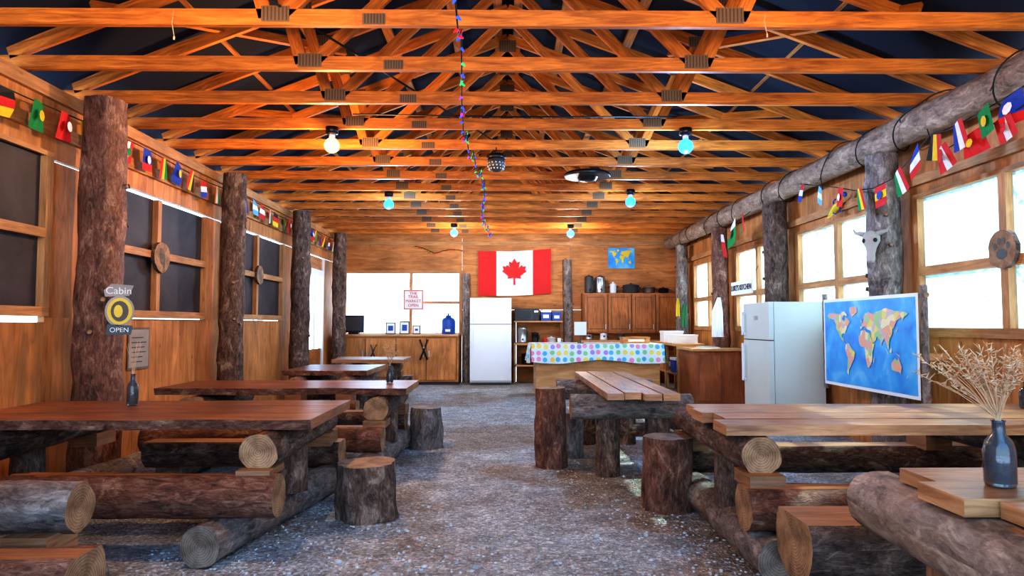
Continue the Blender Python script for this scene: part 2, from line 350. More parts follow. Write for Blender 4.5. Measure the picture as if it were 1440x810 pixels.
for x,y,r,bk in ((-3.2,5.41,.165,'barkred'),(-3.22,8.07,.14,'bark'),(-3.22,10.75,.145,'bark'),(-3.24,13.35,.13,'bark')):
    g=B(); g.log((x,y,0),(x+.01,y,2.98),r*1.05,r*.93,bk,'end',jit=.1)
    for k in range(5):
        a=U(-1.9,.6); z=U(.8,2.5); dd=V((math.cos(a),math.sin(a),.25)); g.log(V((x,y,z))+dd*r*.8,V((x,y,z))+dd*(r+.025),.022,.018,'bark','end',n=8,m=2)
    g.done('log_post')
for x,y,r,bk in ((3.45,6.13,.14,'barkgrey'),(3.45,8.6,.15,'bark'),(3.45,10.86,.13,'barkred'),(3.45,13.2,.12,'barkgrey')):
    g=B(); g.log((x,y,0),(x-.01,y,2.735),r*1.05,r*.95,bk,'end',jit=.1)
    for k in range(5):
        a=U(2.4,5); z=U(.9,2.5); dd=V((math.cos(a),math.sin(a),.25)); g.log(V((x,y,z))+dd*r*.8,V((x,y,z))+dd*(r+.025),.022,.018,'bark','end',n=8,m=2)
    g.done('log_post')
g=B(); g.log((-.80,14.2,0),(-.80,14.2,2.25),.075,.07,'barkgrey'); g.done('log_post')
g=B(); g.log((1.33,14.22,0),(1.3,14.22,2.55),.1,.09,'barkgrey'); g.done('log_post')
# ---------------------------------------------------------------- log tables
def slab(g,x0,x1,y0,y1,zt,th,mat='slab'):
    n=30; sx=U(0,50)
    def ed(x,s): return s+.06*noise.noise(V((x*1.7+sx,s*3,0)))+.025*noise.noise(V((x*6+sx,s*3,4)))
    xs=[x0+(x1-x0)*i/n for i in range(n+1)]
    lo=[(x,ed(x,y0)) for x in xs]; hi=[(x,ed(x,y1)) for x in xs]
    nb=3
    for i in range(n):
        for j in range(nb):
            def pt(k,t): return (lo[k][0],lo[k][1]*(1-t)+hi[k][1]*t)
            t0,t1=j/nb+(.004 if j else 0),(j+1)/nb-(.004 if j<nb-1 else 0)
            a,b_,c,d=pt(i,t0),pt(i+1,t0),pt(i+1,t1),pt(i,t1)
            g.poly([(p[0],p[1],zt) for p in (a,b_,c,d)],mat,uvs=[(p[0]+j*7,p[1]+j*3) for p in (a,b_,c,d)])
            if j<nb-1:
                e0,e1=pt(i,t1),pt(i+1,t1); f0,f1=pt(i,t1+.008),pt(i+1,t1+.008)
                g.poly([(*e0,zt),(*e1,zt),(*e1,zt-.03),(*e0,zt-.03)],mat); g.poly([(*f0,zt),(*f1,zt),(*f1,zt-.03),(*f0,zt-.03)],mat); g.poly([(*e0,zt-.03),(*e1,zt-.03),(*f1,zt-.03),(*f0,zt-.03)],mat)
        q=[(lo[i][0],lo[i][1]+.02,zt-th),(lo[i+1][0],lo[i+1][1]+.02,zt-th),(hi[i+1][0],hi[i+1][1]-.02,zt-th),(hi[i][0],hi[i][1]-.02,zt-th)]
        g.poly(q,mat,uvs=[(p[0],p[1]) for p in q])
        for e_,s in ((lo,.02),(hi,-.02)):
            q=[(e_[i][0],e_[i][1]+s,zt-th),(e_[i+1][0],e_[i+1][1]+s,zt-th),(e_[i+1][0],e_[i+1][1],zt),(e_[i][0],e_[i][1],zt)]
            g.poly(q,'barkred',uvs=[(p[0],p[2]) for p in q])
    for i in (0,n):
        q=[(lo[i][0],lo[i][1]+.02,zt-th),(hi[i][0],hi[i][1]-.02,zt-th),(hi[i][0],hi[i][1],zt),(lo[i][0],lo[i][1],zt)]
        g.poly(q,'halftop',uvs=[(p[1],p[2]) for p in q])
def planks(g,x0,x1,y0,y1,zt,th,n=4,along='x',mat='plank'):
    if along=='x':
        w=(y1-y0)/n
        for i in range(n): g.box(x0+U(-.05,.07),x1,y0+i*w+.005,y0+(i+1)*w-.005,zt-th,zt+U(-.004,.002),mat)
    else:
        w=(x1-x0)/n
        for i in range(n): g.box(x0+i*w+.005,x0+(i+1)*w-.005,y0+U(-.05,.05),y1,zt-th,zt+U(-.004,.002),mat)
def table(x0,x1,y0,y1,zt=.68,th=.055,crx=None,near=.9,far=.6,top='slab',bk='barkred',bx=None,near_y=None,far_y=None,nr=.1,skew=.0,cbk='bark'):
    g=B(); ru=.1; rl=.105
    zu=zt-th-ru
    if top=='slab': slab(g,x0,x1,y0,y1,zt,th)
    else: planks(g,x0,x1,y0,y1,zt,th)
    ny=near_y; fy=far_y
    zn=2*rl+nr-.005; zf=2*rl+.085; tn=zn+near*nr; tf=zf+far*.12; zub=zu-ru
    for cx in crx:
        g.log((cx,ny+.05,zu),(cx,fy-.02,zu),ru,ru*.97,cbk,'end',flat=.93)
        g.log((cx-skew,ny-.17,rl),(cx+skew*.4,fy+.2,rl),rl,rl,'barkgrey','endgrey')
        if zub-tn>.0: g.box(cx-.085,cx+.09,ny-.03,ny+.2,tn-.01,zub+.02,'block',grain=0)
        if zub-tf>.0: g.box(cx-.085,cx+.09,fy-.2,fy+.03,tf-.01,zub+.02,'block',grain=0)
        my=(y0+y1)/2; g.log((cx,my,2*rl-.02),(cx,my,zub+.03),.095,.09,'bark','end')
    bx=bx or (x0,x1)
    g.log((bx[0],ny,zn),(bx[1],ny,zn),nr*1.02,nr,bk,'end',flat=near)
    g.log((bx[0],fy,zf),(bx[1],fy,zf),.12,.12,'bark','end',flat=far,top='seattop')
    return g.done('log_picnic_table')
table(-3.1,-1.06,3.75,4.72,crx=(-1.3,-2.9),near=.93,far=.6,bx=(-2.55,-1.17),near_y=3.6,far_y=4.98,nr=.112,skew=.2)
table(-2.85,-.80,5.6,6.4,crx=(-1.02,-2.5),bx=(-2.8,-.95),near=.8,nr=.11,near_y=5.4,far_y=6.65,skew=.03)
table(-2.5,-1.55,7.7,8.9,crx=(-1.75,-2.3),bx=(-2.5,-1.6),near=.6,near_y=7.5,far_y=9.1,top='slab')
table(-2.6,-1.5,10.2,11.0,crx=(-1.75,-2.3),bx=(-2.6,-1.5),near=.6,near_y=9.95,far_y=11.2,top='planks')
table(1.12,3.25,3.42,4.32,crx=(1.27,2.9),near=.78,nr=.115,bx=(1.16,3.25),near_y=3.36,far_y=4.78,top='planks',zt=.7)
g=B(); planks(g,1.36,3.3,1.5,2.42,.7,.05,4)
g.log((1.4,2.6,.54),(1.36,1.3,.54),.112,.115,'peeled','end',flat=.95)
g.log((3.0,2.5,.54),(3.0,1.4,.54),.105,.105,'peeled','end',flat=.95)
g.log((1.6,3.1,.08),(1.5,1.2,.08),.08,.08,'barkgrey','endgrey'); g.log((3.0,3.1,.08),(3.0,1.2,.08),.08,.08,'barkgrey','endgrey')
for x in (1.5,3.0):
    for y in (1.5,2.1): g.box(x-.1,x+.08,y,y+.2,.14,.46,'block')
g.log((1.2,2.88,.315),(3.2,2.88,.315),.18,.17,'bark','end',flat=.5,top='seattop')
g.done('log_picnic_table')
g=B(); slab(g,-3.2,-1.86,1.6,2.5,.68,.055)
g.log((-3.2,2.86,.45),(-1.74,2.86,.45),.1,.1,'barkgrey','end')
g.log((-3.2,2.5,.27),(-1.5,2.5,.27),.15,.14,'barkred','end',flat=.75)
g.box(-1.98,-1.8,2.75,2.95,.2,.36,'seattop'); g.box(-3.1,-2.9,2.75,2.95,.2,.36,'block')
for x in (-1.85,-3.0):
    g.log((x,1.5,.1),(x,3.1,.1),.1,.1,'barkgrey','endgrey')
for x in (-2.1,-3.0):
    g.log((x,1.65,.53),(x,2.45,.53),.1,.1,'bark','end',flat=.95); g.box(x-.08,x+.08,1.9,2.1,.19,.45,'block')
g.done('log_picnic_table')
g=B(); planks(g,.74,1.27,4.98,7.3,.7,.05,4,along='y')
for y in (5.45,6.9):
    g.log((.52,y,.55),(1.48,y,.55),.1,.095,'barkgrey','end',flat=.97)
    for x in (.82,1.22): g.log((x,y+.05,0),(x,y+.05,.47),.1,.095,'bark','end',n=26)
g.log((.60,6.92,.14),(1.5,6.92,.14),.075,.07,'bark','endgrey')
g.done('log_picnic_table')
g=B(); g.log((1.68,5.6,.3),(1.65,7.2,.3),.13,.12,'barkred','end',flat=.7,top='seattop')
for y in (5.8,7.0): g.log((1.52,y,.09),(1.84,y,.09),.092,.09,'barkgrey','endgrey')
g.done('log_bench')
for x,y,r,h,bk,cp in ((-.86,4.35,.185,.335,'bark','end'),(-.77,6.75,.155,.39,'barkgrey','endgrey'),(1.07,4.52,.155,.465,'barkred','endgrey'),(.40,5.85,.128,.66,'barkred','end'),(.60,6.25,.1,.4,'barkgrey','endgrey')):
    g=B(); g.log((x,y,0),(x+U(-.01,.01),y,h),r*1.06,r*.97,bk,cp,jit=.11,m=12,n=36); g.done('log_stump_stool')
# ---------------------------------------------------------------- fridges
def fridge(M,w,d,h,split,mat):
    g=B(); g.box(0,w,.06,d,.05,h,mat,M); g.box(.02,w-.02,.08,d-.04,0,.05,'darkgrey',M)
    g.box(0,w,0,.055,.09,split-.006,mat,M); g.box(0,w,0,.055,split+.006,h,mat,M)
    g.box(.01,w-.01,.055,.06,.09,h-.01,'darkgrey',M); g.box(.005,w-.005,.02,.056,split-.006,split+.006,'darkgrey',M)
    for z0,z1 in ((split-.5,split-.05),(split+.05,split+.33)):
        g.box(.04,.065,-.045,-.02,z0,z1,'white',M); g.box(.04,.065,-.03,0,z0,z0+.03,'white',M); g.box(.04,.065,-.03,0,z1-.03,z1,'white',M)
    g.box(w*.45,w*.6,-.003,0,h-.2,h-.15,'steel',M)
    return g.done('refrigerator',bevel=.008)
f=fridge(Matrix.Translation((-.69,13.5,0)),.82,.66,1.72,1.2,'white')
f=fridge(Matrix.Translation((2.93,8.36,0))@Matrix.Rotation(-math.pi/2,4,'Z'),.8,.62,1.45,1.02,'offwhite')
# ---------------------------------------------------------------- kitchen
g=B(); x0,x1=-3.38,-.92; yf=13.6
g.box(x0,x1,yf,YB-.06,0.06,.96,'ply'); g.box(x0-.0,x1+.0,yf-.04,YB-.05,.96,1.0,'plypale'); g.box(x0,x1,yf+.05,YB-.1,0,.06,'darkgrey')
for i in range(4):
    a=x0+.03+i*(x1-x0-.06)/4; c=a+(x1-x0-.06)/4-.015
    g.box(a,c,yf-.02,yf,.1,.92,'ply',grain=2); g.box(c-.06 if i%2==0 else a+.04,c-.04 if i%2==0 else a+.06,yf-.035,yf-.02,.55,.68,'steel')
    g.box(c+.001,c+.014,yf-.004,yf-.001,.1,.92,'platedark')
g.done('kitchen_base_cabinet',bevel=.003)
g=B(); x0,x1=1.60,3.60; yf=13.98
g.box(x0,x1,yf,YB-.005,1.02,1.84,'cab')
for i in range(4):
    a=x0+.03+i*(x1-x0-.04)/4; c=a+(x1-x0-.04)/4-.02
    g.box(a,c,yf-.02,yf,1.05,1.81,'cab',grain=2)
    g.box(a-.018,a-.002,yf-.004,yf-.001,1.04,1.82,'platedark')
    for q in ((a+.06,c-.06,1.10,1.112),(a+.06,c-.06,1.748,1.76)): g.box(q[0],q[1],yf-.0215,yf-.0195,q[2],q[3],'platedark')
    for q in (a+.06,c-.072): g.box(q,q+.012,yf-.0215,yf-.0195,1.112,1.748,'platedark')
    g.box((c-.045),(c-.03),yf-.04,yf-.02,1.1,1.2,'steel')
g.done('wall_cabinet')
g=B()
g.box(.18,1.18,13.9,14.3,1.24,1.27,'plypale'); g.box(.18,1.18,13.75,14.3,.78,.82,'plypale'); g.box(.18,1.18,13.8,14.3,.35,.38,'plypale')
for x in (.18,1.14): g.box(x,x+.04,13.8,13.84,0,.78,'stud'); g.box(x,x+.04,14.26,14.3,0,1.24,'stud')
g.done('kitchen_shelf')
g=B(); g.box(.2,.7,13.92,14.28,1.272,1.52,'black'); g.box(.22,.56,13.905,13.92,1.29,1.5,'darkgrey'); g.box(.25,.53,13.9,13.906,1.32,1.47,'black'); g.box(.6,.68,13.912,13.92,1.44,1.48,'steel')
for k in range(4): g.box(.6,.68,13.912,13.92,1.3+.03*k,1.32+.03*k,'darkgrey')
g.done('microwave_oven',bevel=.006)
def crate(x,y,z,w,d,h,mat,lid='whitepaper',name='storage_box'):
    g=B(); g.box(x,x+w,y,y+d,z,z+h*.82,mat); g.box(x-.008,x+w+.008,y-.008,y+d+.008,z+h*.82,z+h,lid); g.box(x+w*.2,x+w*.8,y-.004,y,z+h*.25,z+h*.6,'whitepaper'); g.done(name,bevel=.004)
crate(.74,13.95,1.272,.2,.25,.21,'blue'); crate(.97,13.95,1.272,.18,.25,.18,'blue','blue')
def urn(x,y,z,r,h,mat='steel'):
    g=B(); g.lathe([(r*1.05,0),(r*1.05,.03),(r,.04),(r,h*.8),(r*1.04,h*.82),(r*.95,h*.92),(r*.3,h*.96),(r*.2,h)],(x,y,z),mat)
    g.box(x-.015,x+.015,y-r-.05,y-r+.01,z+.06,z+.09,'black'); g.box(x+r,x+r+.02,y-.02,y+.02,z+h*.3,z+h*.7,'black'); g.done('coffee_urn')
urn(.36,13.95,.822,.1,.34); urn(.2+.42,13.98,.822,.07,.22,'black'); urn(1.75,14.15,1.842,.09,.38,'darkgrey'); urn(1.98,14.15,1.842,.1,.38)
def pot(x,y,z,r,h,mat='steel'):
    g=B(); g.lathe([(r*.9,0),(r,.02),(r,h*.8),(r*1.04,h*.81),(r*1.0,h*.84),(r*.5,h*.95),(.02,h*.97),(.02,h*1.08),(.001,h*1.1)],(x,y,z),mat)
    for s in (-1,1): g.tube([(x+s*r,y-.04,z+h*.6),(x+s*(r+.035),y-.03,z+h*.6),(x+s*(r+.035),y+.03,z+h*.6),(x+s*r,y+.04,z+h*.6)],.008,'black')
    g.done('cooking_pot')
pot(2.62,14.15,1.842,.17,.2,'darkgrey'); pot(3.0,14.15,1.842,.12,.15,'steel'); pot(3.3,14.15,1.842,.1,.12,'black'); pot(2.25,14.15,1.842,.07,.22,'white')
pot(.5,14.0,.382,.16,.25,'black'); pot(.95,14.0,.382,.13,.2,'steel'); pot(.95,14.0,.822,.1,.12,'white')
for i,x in enumerate((.82,1.1)):
    g=B(); g.lathe([(.035,0),(.04,.01),(.04,.1),(.036,.1),(.034,.02)],(x,13.85,.822),'white' if i else 'red',14); g.tube([(x+.04,13.85,.90),(x+.07,13.85,.89),(x+.07,13.85,.85),(x+.04,13.85,.84)],.006,'white'); g.done('coffee_mug')
g=B(); g.box(1.5,3.6,13.6,14.08,.84,.88,'plypale')
for x in (1.55,2.5,3.5): g.box(x,x+.06,13.65,13.71,0,.84,'stud'); g.box(x,x+.06,14.0,14.06,0,.84,'stud')
g.box(1.6,3.5,13.7,14.05,.3,.33,'plypale'); g.done('kitchen_worktop')
for x,m_ in ((1.7,'steel'),(2.0,'white'),(2.35,'darkgrey')): urn(x,13.85,.882,.07,.14 if m_!='steel' else .12,m_)
g=B(); g.box(2.80,3.28,11.2,12.95,.84,.88,'plypale')
for y in (11.25,12.1,12.88):
    for x in (2.84,3.2): g.box(x,x+.06,y,y+.06,0,.84,'stud')
g.box(2.86,3.22,11.32,12.86,.35,.38,'plypale'); g.done('kitchen_side_counter')
crate(2.83,11.5,.882,.42,.35,.14,'whitepaper',name='cardboard_box'); crate(2.84,12.2,.882,.35,.3,.2,'whitepaper',name='cardboard_box'); crate(2.88,11.6,.382,.3,.3,.25,'blue'); crate(2.88,12.4,.382,.3,.3,.25,'ply','ply','cardboard_box')
g=B(); g.box(2.84,3.28,10.2,11.1,0.0,.80,'redply',grain=2); g.box(2.80,3.30,10.15,11.15,.80,.835,'plypale'); g.box(2.9,3.22,10.185,10.2,.06,.74,'redply',grain=2); g.box(3.28,3.6,10.2,10.65,0,.8,'redply',grain=2); g.box(3.30,3.62,10.15,10.67,.80,.835,'plypale'); g.done('kitchen_cabinet',bevel=.003)
g=B(); g.box(2.95,3.25,10.3,10.6,.836,.85,'whitepaper'); g.box(2.97,3.23,10.32,10.58,.85,.862,'steel'); g.done('serving_tray')
g=B(); ix0,ix1,iy0,iy1=.5,2.48,10.95,11.95
g.box(ix0,ix1,iy0,iy1,.05,.84,'plypale',grain=0); g.box(ix0-.04,ix1+.04,iy0-.04,iy1+.04,.84,.875,'plypale')
for x in (ix0+.62,ix0+1.3): g.box(x,x+.02,iy0-.012,iy0,.08,.82,'stud')
g.box(ix0+.05,ix1-.05,iy0+.05,iy1-.05,0,.05,'darkgrey'); g.done('kitchen_island')
g=B(); cx0,cx1,cy0,cy1=ix0-.08,ix1+.06,iy0-.06,iy1+.06
g.poly([(cx0,cy0,.885),(cx1,cy0,.885),(cx1,cy1,.885),(cx0,cy1,.885)],'polka',uvs=[(cx0,cy0),(cx1,cy0),(cx1,cy1),(cx0,cy1)])
def drape(p0,p1,out):
    n=60; p0=V(p0);p1=V(p1); L=(p1-p0).length
    for i in range(n):
        for j in range(4):
            q=[];uv=[]
            for a,c in ((i,j),(i+1,j),(i+1,j+1),(i,j+1)):
                t=a/n; w=c/4; dr=.28+.03*math.sin(t*9)
                off=V(out)*(.012+w*.03*(1+math.sin(t*L*16)))
                p=p0.lerp(p1,t)+off+V((0,0,-w*dr)); q.append(p if c else p0.lerp(p1,t)); uv.append((t*L+p0.x,-w*dr+p0.y))
            f=g.poly(q,'polka',uvs=uv)
drape((cx0,cy0,.885),(cx1,cy0,.885),(0,-1,0)); drape((cx1,cy0,.885),(cx1,cy1,.885),(1,0,0)); drape((cx0,cy1,.885),(cx0,cy0,.885),(-1,0,0)); drape((cx1,cy1,.885),(cx0,cy1,.885),(0,1,0))
bmesh.ops.remove_doubles(g.bm,verts=g.bm.verts,dist=.0005)
g.done('polka_dot_tablecloth')
g=B(); g.box(1.15,1.35,11.3,11.32,1.02,1.24,'whitepaper'); g.box(1.2,1.3,11.28,11.34,.887,.9,'darkgrey'); g.box(1.24,1.26,11.305,11.315,.9,1.02,'darkgrey'); g.done('table_sign')
crate(1.95,11.3,.888,.45,.3,.1,'ply','ply','serving_box')
g=B(); g.box(-3.25,-2.85,13.85,13.9,1.03,1.38,'black'); g.box(-3.22,-2.88,13.845,13.85,1.07,1.35,'darkgrey'); g.box(-3.15,-2.95,13.8,13.95,1.001,1.03,'black'); g.done('computer_monitor',bevel=.005)
for x,w,h in ((-2.4,.2,.24),(-2.12,.2,.26),(-1.86,.16,.18)):
    g=B(); g.box(x,x+w,13.8,13.82,1.001,1.001+h,'darkgrey'); g.box(x+.02,x+w-.02,13.796,13.8,1.02,.98+h,'whitepaper'); g.box(x+.05,x+w-.05,13.793,13.796,1.07,.93+h,'blue'); g.box(x+w*.4,x+w*.6,13.82,13.88,1.001,1.03,'darkgrey'); g.done('picture_frame')
g=B(); g.lathe([(.13,0),(.14,.02),(.14,.26),(.12,.31),(.06,.34),(.05,.38),(.001,.38)],(-1.15,13.95,1.001),'blue'); g.tube([(-1.15,13.87,1.3),(-1.15,13.85,1.42),(-1.15,14.03,1.42),(-1.15,14.03,1.3)],.012,'blue'); g.box(-1.2,-1.1,13.80,13.83,1.05,1.1,'white'); g.done('water_jug')
g=B(); g.box(-2.12,-1.7,14.27,14.285,1.5,1.92,'pink'); g.box(-2.09,-1.73,14.264,14.27,1.53,1.89,'whitepaper'); s_=g.done('market_sign')
for t_,z in (('THE',1.84),('TRAIL',1.77),('MARKET',1.68),('OPEN',1.59)): text(s_,t_,(-1.91,14.26,z),(math.pi/2,0,0),.085,'red')
g=B()
for dx in (-.08,.08): g.tube([(-1.6+dx,13.54,.9),(-1.6+dx*.3,13.54,.75),(-1.6-dx*.9,13.54,.5)],.02,'black')
g.lathe([(.02,0),(.02,.04)],(-1.6,13.53,.72),'steel'); g.done('metal_tongs')
g=B(); 
for dx in (-.05,.07): g.tube([(-2.6+dx,13.54,.8),(-2.6+dx*.3,13.54,.7),(-2.6-dx*.6,13.54,.55)],.014,'darkgrey')
g.done('metal_tongs')
# ---------------------------------------------------------------- canada flag
def leaf(g,c,sx,sz,mat='red',col=None,dirv=V((1,0,0))):
    h=[(0,1),(.17,.69),(.38,.79),(.29,.32),(.52,.56),(.58,.43),(.83,.47),(.74,.22),(.86,.13),(.42,-.2),(.47,-.38),(.05,-.31),(.06,-.8)]
    pts=h+[(-x,z) for x,z in h[::-1] if x>0]
    g.poly([V(c)+dirv*(x*sx)+V((0,0,z*sz)) for x,z in pts],mat,col)
g=B(); fx0,fx1,fz0,fz1=-.56,.97,1.80,2.74; n=40
def fy(x): return 14.30+.018*math.sin(x*11)
for i in range(n):
    a=fx0+(fx1-fx0)*i/n; c=fx0+(fx1-fx0)*(i+1)/n; t=(i+.5)/n
    m_='red' if (t<.25 or t>.75) else 'flagwhite'; sag=lambda q: -.03*math.sin((q-fx0)/(fx1-fx0)*3.14)+.05*(q-fx0)/(fx1-fx0)
    g.poly([(a,fy(a),fz0+sag(a)),(c,fy(c),fz0+sag(c)),(c,fy(c),fz1+sag(c)),(a,fy(a),fz1+sag(a))],m_)
leaf(g,(.2,14.268,2.27),.30,.31); bmesh.ops.remove_doubles(g.bm,verts=g.bm.verts,dist=.0005); g.done('canadian_flag')
CONT=[[(-168,66),(-156,71),(-128,70),(-110,68),(-95,72),(-82,68),(-94,59),(-82,53),(-78,62),(-65,59),(-56,52),(-66,45),(-70,42),(-76,35),(-81,31),(-80,26),(-84,30),(-97,27),(-97,20),(-88,21),(-88,16),(-83,10),(-78,8),(-86,12),(-96,15),(-106,22),(-114,31),(-124,40),(-124,48),(-135,58),(-152,60),(-165,55),(-160,60)],
[(-55,82),(-25,83),(-20,72),(-40,65),(-45,60),(-53,67),(-58,76)],
[(-78,8),(-62,10),(-50,0),(-35,-7),(-40,-20),(-48,-27),(-58,-37),(-66,-45),(-68,-54),(-74,-50),(-71,-30),(-70,-18),(-81,-5)],
[(-6,35),(10,37),(20,32),(32,31),(43,12),(51,11),(40,-5),(40,-16),(33,-27),(26,-34),(18,-34),(12,-17),(9,2),(5,5),(-8,5),(-17,14),(-16,24)],
[(-9,37),(-9,43),(-1,44),(-4,48),(5,52),(8,57),(5,61),(14,68),(28,71),(45,67),(70,72),(100,77),(130,72),(170,69),(180,66),(162,58),(160,52),(155,60),(138,54),(128,42),(121,39),(121,30),(110,20),(108,12),(104,2),(98,12),(90,22),(80,14),(77,8),(72,20),(60,25),(56,18),(44,13),(35,28),(36,36),(27,37),(23,38),(15,41),(12,44),(3,43)],
[(114,-22),(130,-12),(137,-16),(142,-11),(153,-27),(149,-38),(138,-35),(116,-34)],
[(-95,73),(-80,74),(-65,66),(-75,64),(-88,70)],[(-5,50),(1,52),(-4,58),(-7,56)],[(130,32),(140,36),(142,44),(138,38)],[(97,4),(105,-5),(103,-6),(95,4)],[(110,0),(118,6),(117,-3),(111,-3)],[(132,-2),(148,-7),(145,-9),(135,-4)],[(44,-16),(50,-14),(46,-25)],[(168,-46),(174,-40),(177,-38),(172,-44)]]
def worldmap(g,o,ud,nrm,w,h,land):
    o=V(o);ud=V(ud);nrm=V(nrm)
    for i,c in enumerate(CONT):
        P2=[]
        for k in range(len(c)):
            a=V((*c[k],0)); b2=V((*c[(k+1)%len(c)],0)); mI=max(1,int((b2-a).length/5))
            for j in range(mI):
                p=a.lerp(b2,j/mI); w_=0 if j==0 else 1.6
                P2.append((p.x+w_*noise.noise(p*.3),p.y+w_*noise.noise(p*.3+V((9,9,9)))))
        g.poly([o+ud*((lo+172)/362*w)+V((0,0,(la+62)/150*h))+nrm*(.004+.0004*i) for lo,la in P2],land)
g=B(); mx=3.27; my0,my1,mz0,mz1=5.37,6.97,.60,1.45
g.box(mx-.001,mx+.002,my0,my1,mz0,mz1,'whitepaper')
g.box(mx-.004,mx-.0015,my0+.03,my1-.03,mz0+.03,mz1-.03,'sea')
worldmap(g,(mx-.004,my1-.08,mz0+.08),(0,-1,0),(-1,0,0),my1-my0-.16,mz1-mz0-.14,'land')
for y in (my0-.03,my1+.03): g.log((mx+.03,y,mz0-.05),(mx+.03,y,mz1+.06),.03,.027,'barkgrey',n=10)
for z in (mz0+.02,mz1-.02): g.log((mx+.035,my0-.06,z),(mx+.035,my1+.06,z),.022,.022,'barkgrey',n=8)
g.box(mx+.055,XR-.002,5.6,5.66,.9,.96,'stud'); g.box(mx+.055,XR-.002,6.7,6.76,.9,.96,'stud')
g.done('world_map_poster')
g=B(); g.box(2.18,2.74,14.335,14.345,2.38,2.81,'sea'); worldmap(g,(2.2,14.334,2.41),(1,0,0),(0,-1,0),.52,.38,'yellow'); g.done('map_poster')
# ---------------------------------------------------------------- flag bunting
PAL={'r':(.62,.02,.02),'w':(.8,.8,.85),'b':(.02,.06,.4),'g':(.0,.25,.06),'y':(.8,.55,.02),'k':(.02,.02,.02),'l':(.15,.45,.75),'o':(.8,.3,.03)}
DES=[('v','ggg','y'),('v','rrr','w'),('v','bgy',None),('h','bwr',None),('v','rwr','g'),('h','bbr','w'),('v','gyr',None),('h','bbb','y'),('v','kyr',None),('h','rwb',None),('v','gwo',None),('h','ryr','b'),('h','wbr',None),('v','bwr',None),('h','lwl',None),('h','rwr',None),('v','gwr',None),('h','kry',None)]
def bflag(g,p,d,w,h,des,nrm,ang=0):
    p=V(p);d=V(d).normalized();dn=V((0,0,-1)); dn=(dn+d*ang+V(nrm)*U(-.15,.2)).normalized(); k,s,e_=des
    d=(d+V((0,0,U(-.18,.18)))+V(nrm)*U(-.1,.25)).normalized()
    wob=U(.0,.03)
    for i in range(3):
        if k=='v': a=[(i/3,0),((i+1)/3,0),((i+1)/3,1),(i/3,1)]
        else: a=[(0,i/3),(1,i/3),(1,(i+1)/3),(0,(i+1)/3)]
        g.poly([p+d*(u*w)+dn*(v*h)+V(nrm)*wob*math.sin(v*3+u*2) for u,v in a],'vc',PAL[s[i]])
    if e_:
        c=p+d*(w*.5)+dn*(h*.5)+V(nrm)*(.012+wob); g.poly([c+d*(math.cos(t*.785)*h*.2)+dn*(math.sin(t*.785)*h*.2) for t in range(8)],'vc',PAL[e_])
g=B(); y=2.6; i=0; pts=[]
while y<14.0:
    z=2.80+.02*math.sin(y*2.3)+.002*y-.06*(y<5)*(5-y)/2
    bflag(g,(-3.34,y+.2,z),(0,-1,0),.18,.2,DES[(i-7)%18],(1,0,0),U(-.25,.25))
    pts.append((-3.34,y,z)); y+=.3; i+=1
g.tube(pts,.005,'wire'); g.done('flag_bunting')
g=B(); ctrl=[(7.3,2.72),(6.9,2.62),(6.5,2.52),(6.15,2.42),(5.85,2.38),(5.55,2.40),(5.3,2.50),(5.05,2.62),(4.8,2.6),(4.55,2.62),(4.3,2.64),(4.0,2.68)]
P=[V((3.2,a,z)) for a,z in ctrl]; g.tube(P,.005,'wire')
k=0
for i in range(len(P)-1):
    bflag(g,P[i]+(P[i+1]-P[i])*.1,P[i+1]-P[i],.165,.19,DES[(k*5+9)%18],(-1,0,0),U(-.3,.3)); k+=1
P=[V((3.22,a,z)) for a,z in ((5.0,2.46),(4.7,2.5),(4.4,2.52),(4.1,2.56))]; g.tube([(3.25,5.15,2.7)]+P,.004,'wire')
for i in range(3): bflag(g,P[i],P[i+1]-P[i],.2,.16,[('v','rwr','r'),('v','rrr','y'),('v','rwr','r')][i],(-1,0,0),.2)
g.done('flag_bunting')
g=B(); bflag(g,(3.27,10.25,2.56),(0,-1,0),.42,.34,('h','wrr',None),(-1,0,0)); bflag(g,(3.27,9.75,2.62),(0,-1,0),.42,.36,('h','wgg','r'),(-1,0,0)); bflag(g,(3.27,9.3,2.68),(0,-1,0),.25,.25,('v','grr',None),(-1,0,0))
g.tube([(3.27,10.4,2.56),(3.27,9.75,2.62),(3.27,9.0,2.7)],.004,'wire'); g.done('flag_bunting')
# ---------------------------------------------------------------- ceiling things
def bulb(x,y,z,mat,col,pw):
    g=B(); g.lathe([(.02,.13),(.028,.12),(.028,.09)],(x,y,z),'white',12); g.lathe([(.06,.19),(.06,.13),(.03,.125)],(x,y,z),'black',12); g.ball((x,y,z+.02),.07,mat,n=20); g.done('light_bulb')
    l=bpy.data.lights.new('bulb_light','POINT'); l.energy=pw; l.color=col; l.shadow_soft_size=.06
    o=bpy.data.objects.new('bulb_light',l); bpy.context.collection.objects.link(o); o.location=(x,y,z-.14)
bulb(-1.6,6.25,2.83,'bulbwarm',(1,.58,.27),115)
bulb(1.68,6.25,2.83,'bulbcool',(.30,.58,1),115)
bulb(-1.6,9.35,2.83,'bulbcool',(.42,.66,1),90)
bulb(1.7,9.15,2.83,'bulbcool',(.42,.66,1),85)
bulb(-.92,12.3,2.83,'bulbwhite',(.90,.87,.85),75)
bulb(1.2,12.4,2.83,'bulbwhite',(.90,.87,.85),75)
bulb(-1.6,3.1,2.78,'bulbwarm',(1,.58,.27),66)
bulb(1.68,2.9,2.78,'bulbwarm',(1,.58,.27),54)
g=B(); g.ball((-.09,6.98,2.86),.09,'darkgrey',n=18); g.lathe([(.095,0),(.1,.02),(.095,.05),(.03,.06)],(-.09,6.98,2.90),'black'); g.tube([(-.09,6.98,2.95),(-.09,6.98,3.03)],.006,'black')
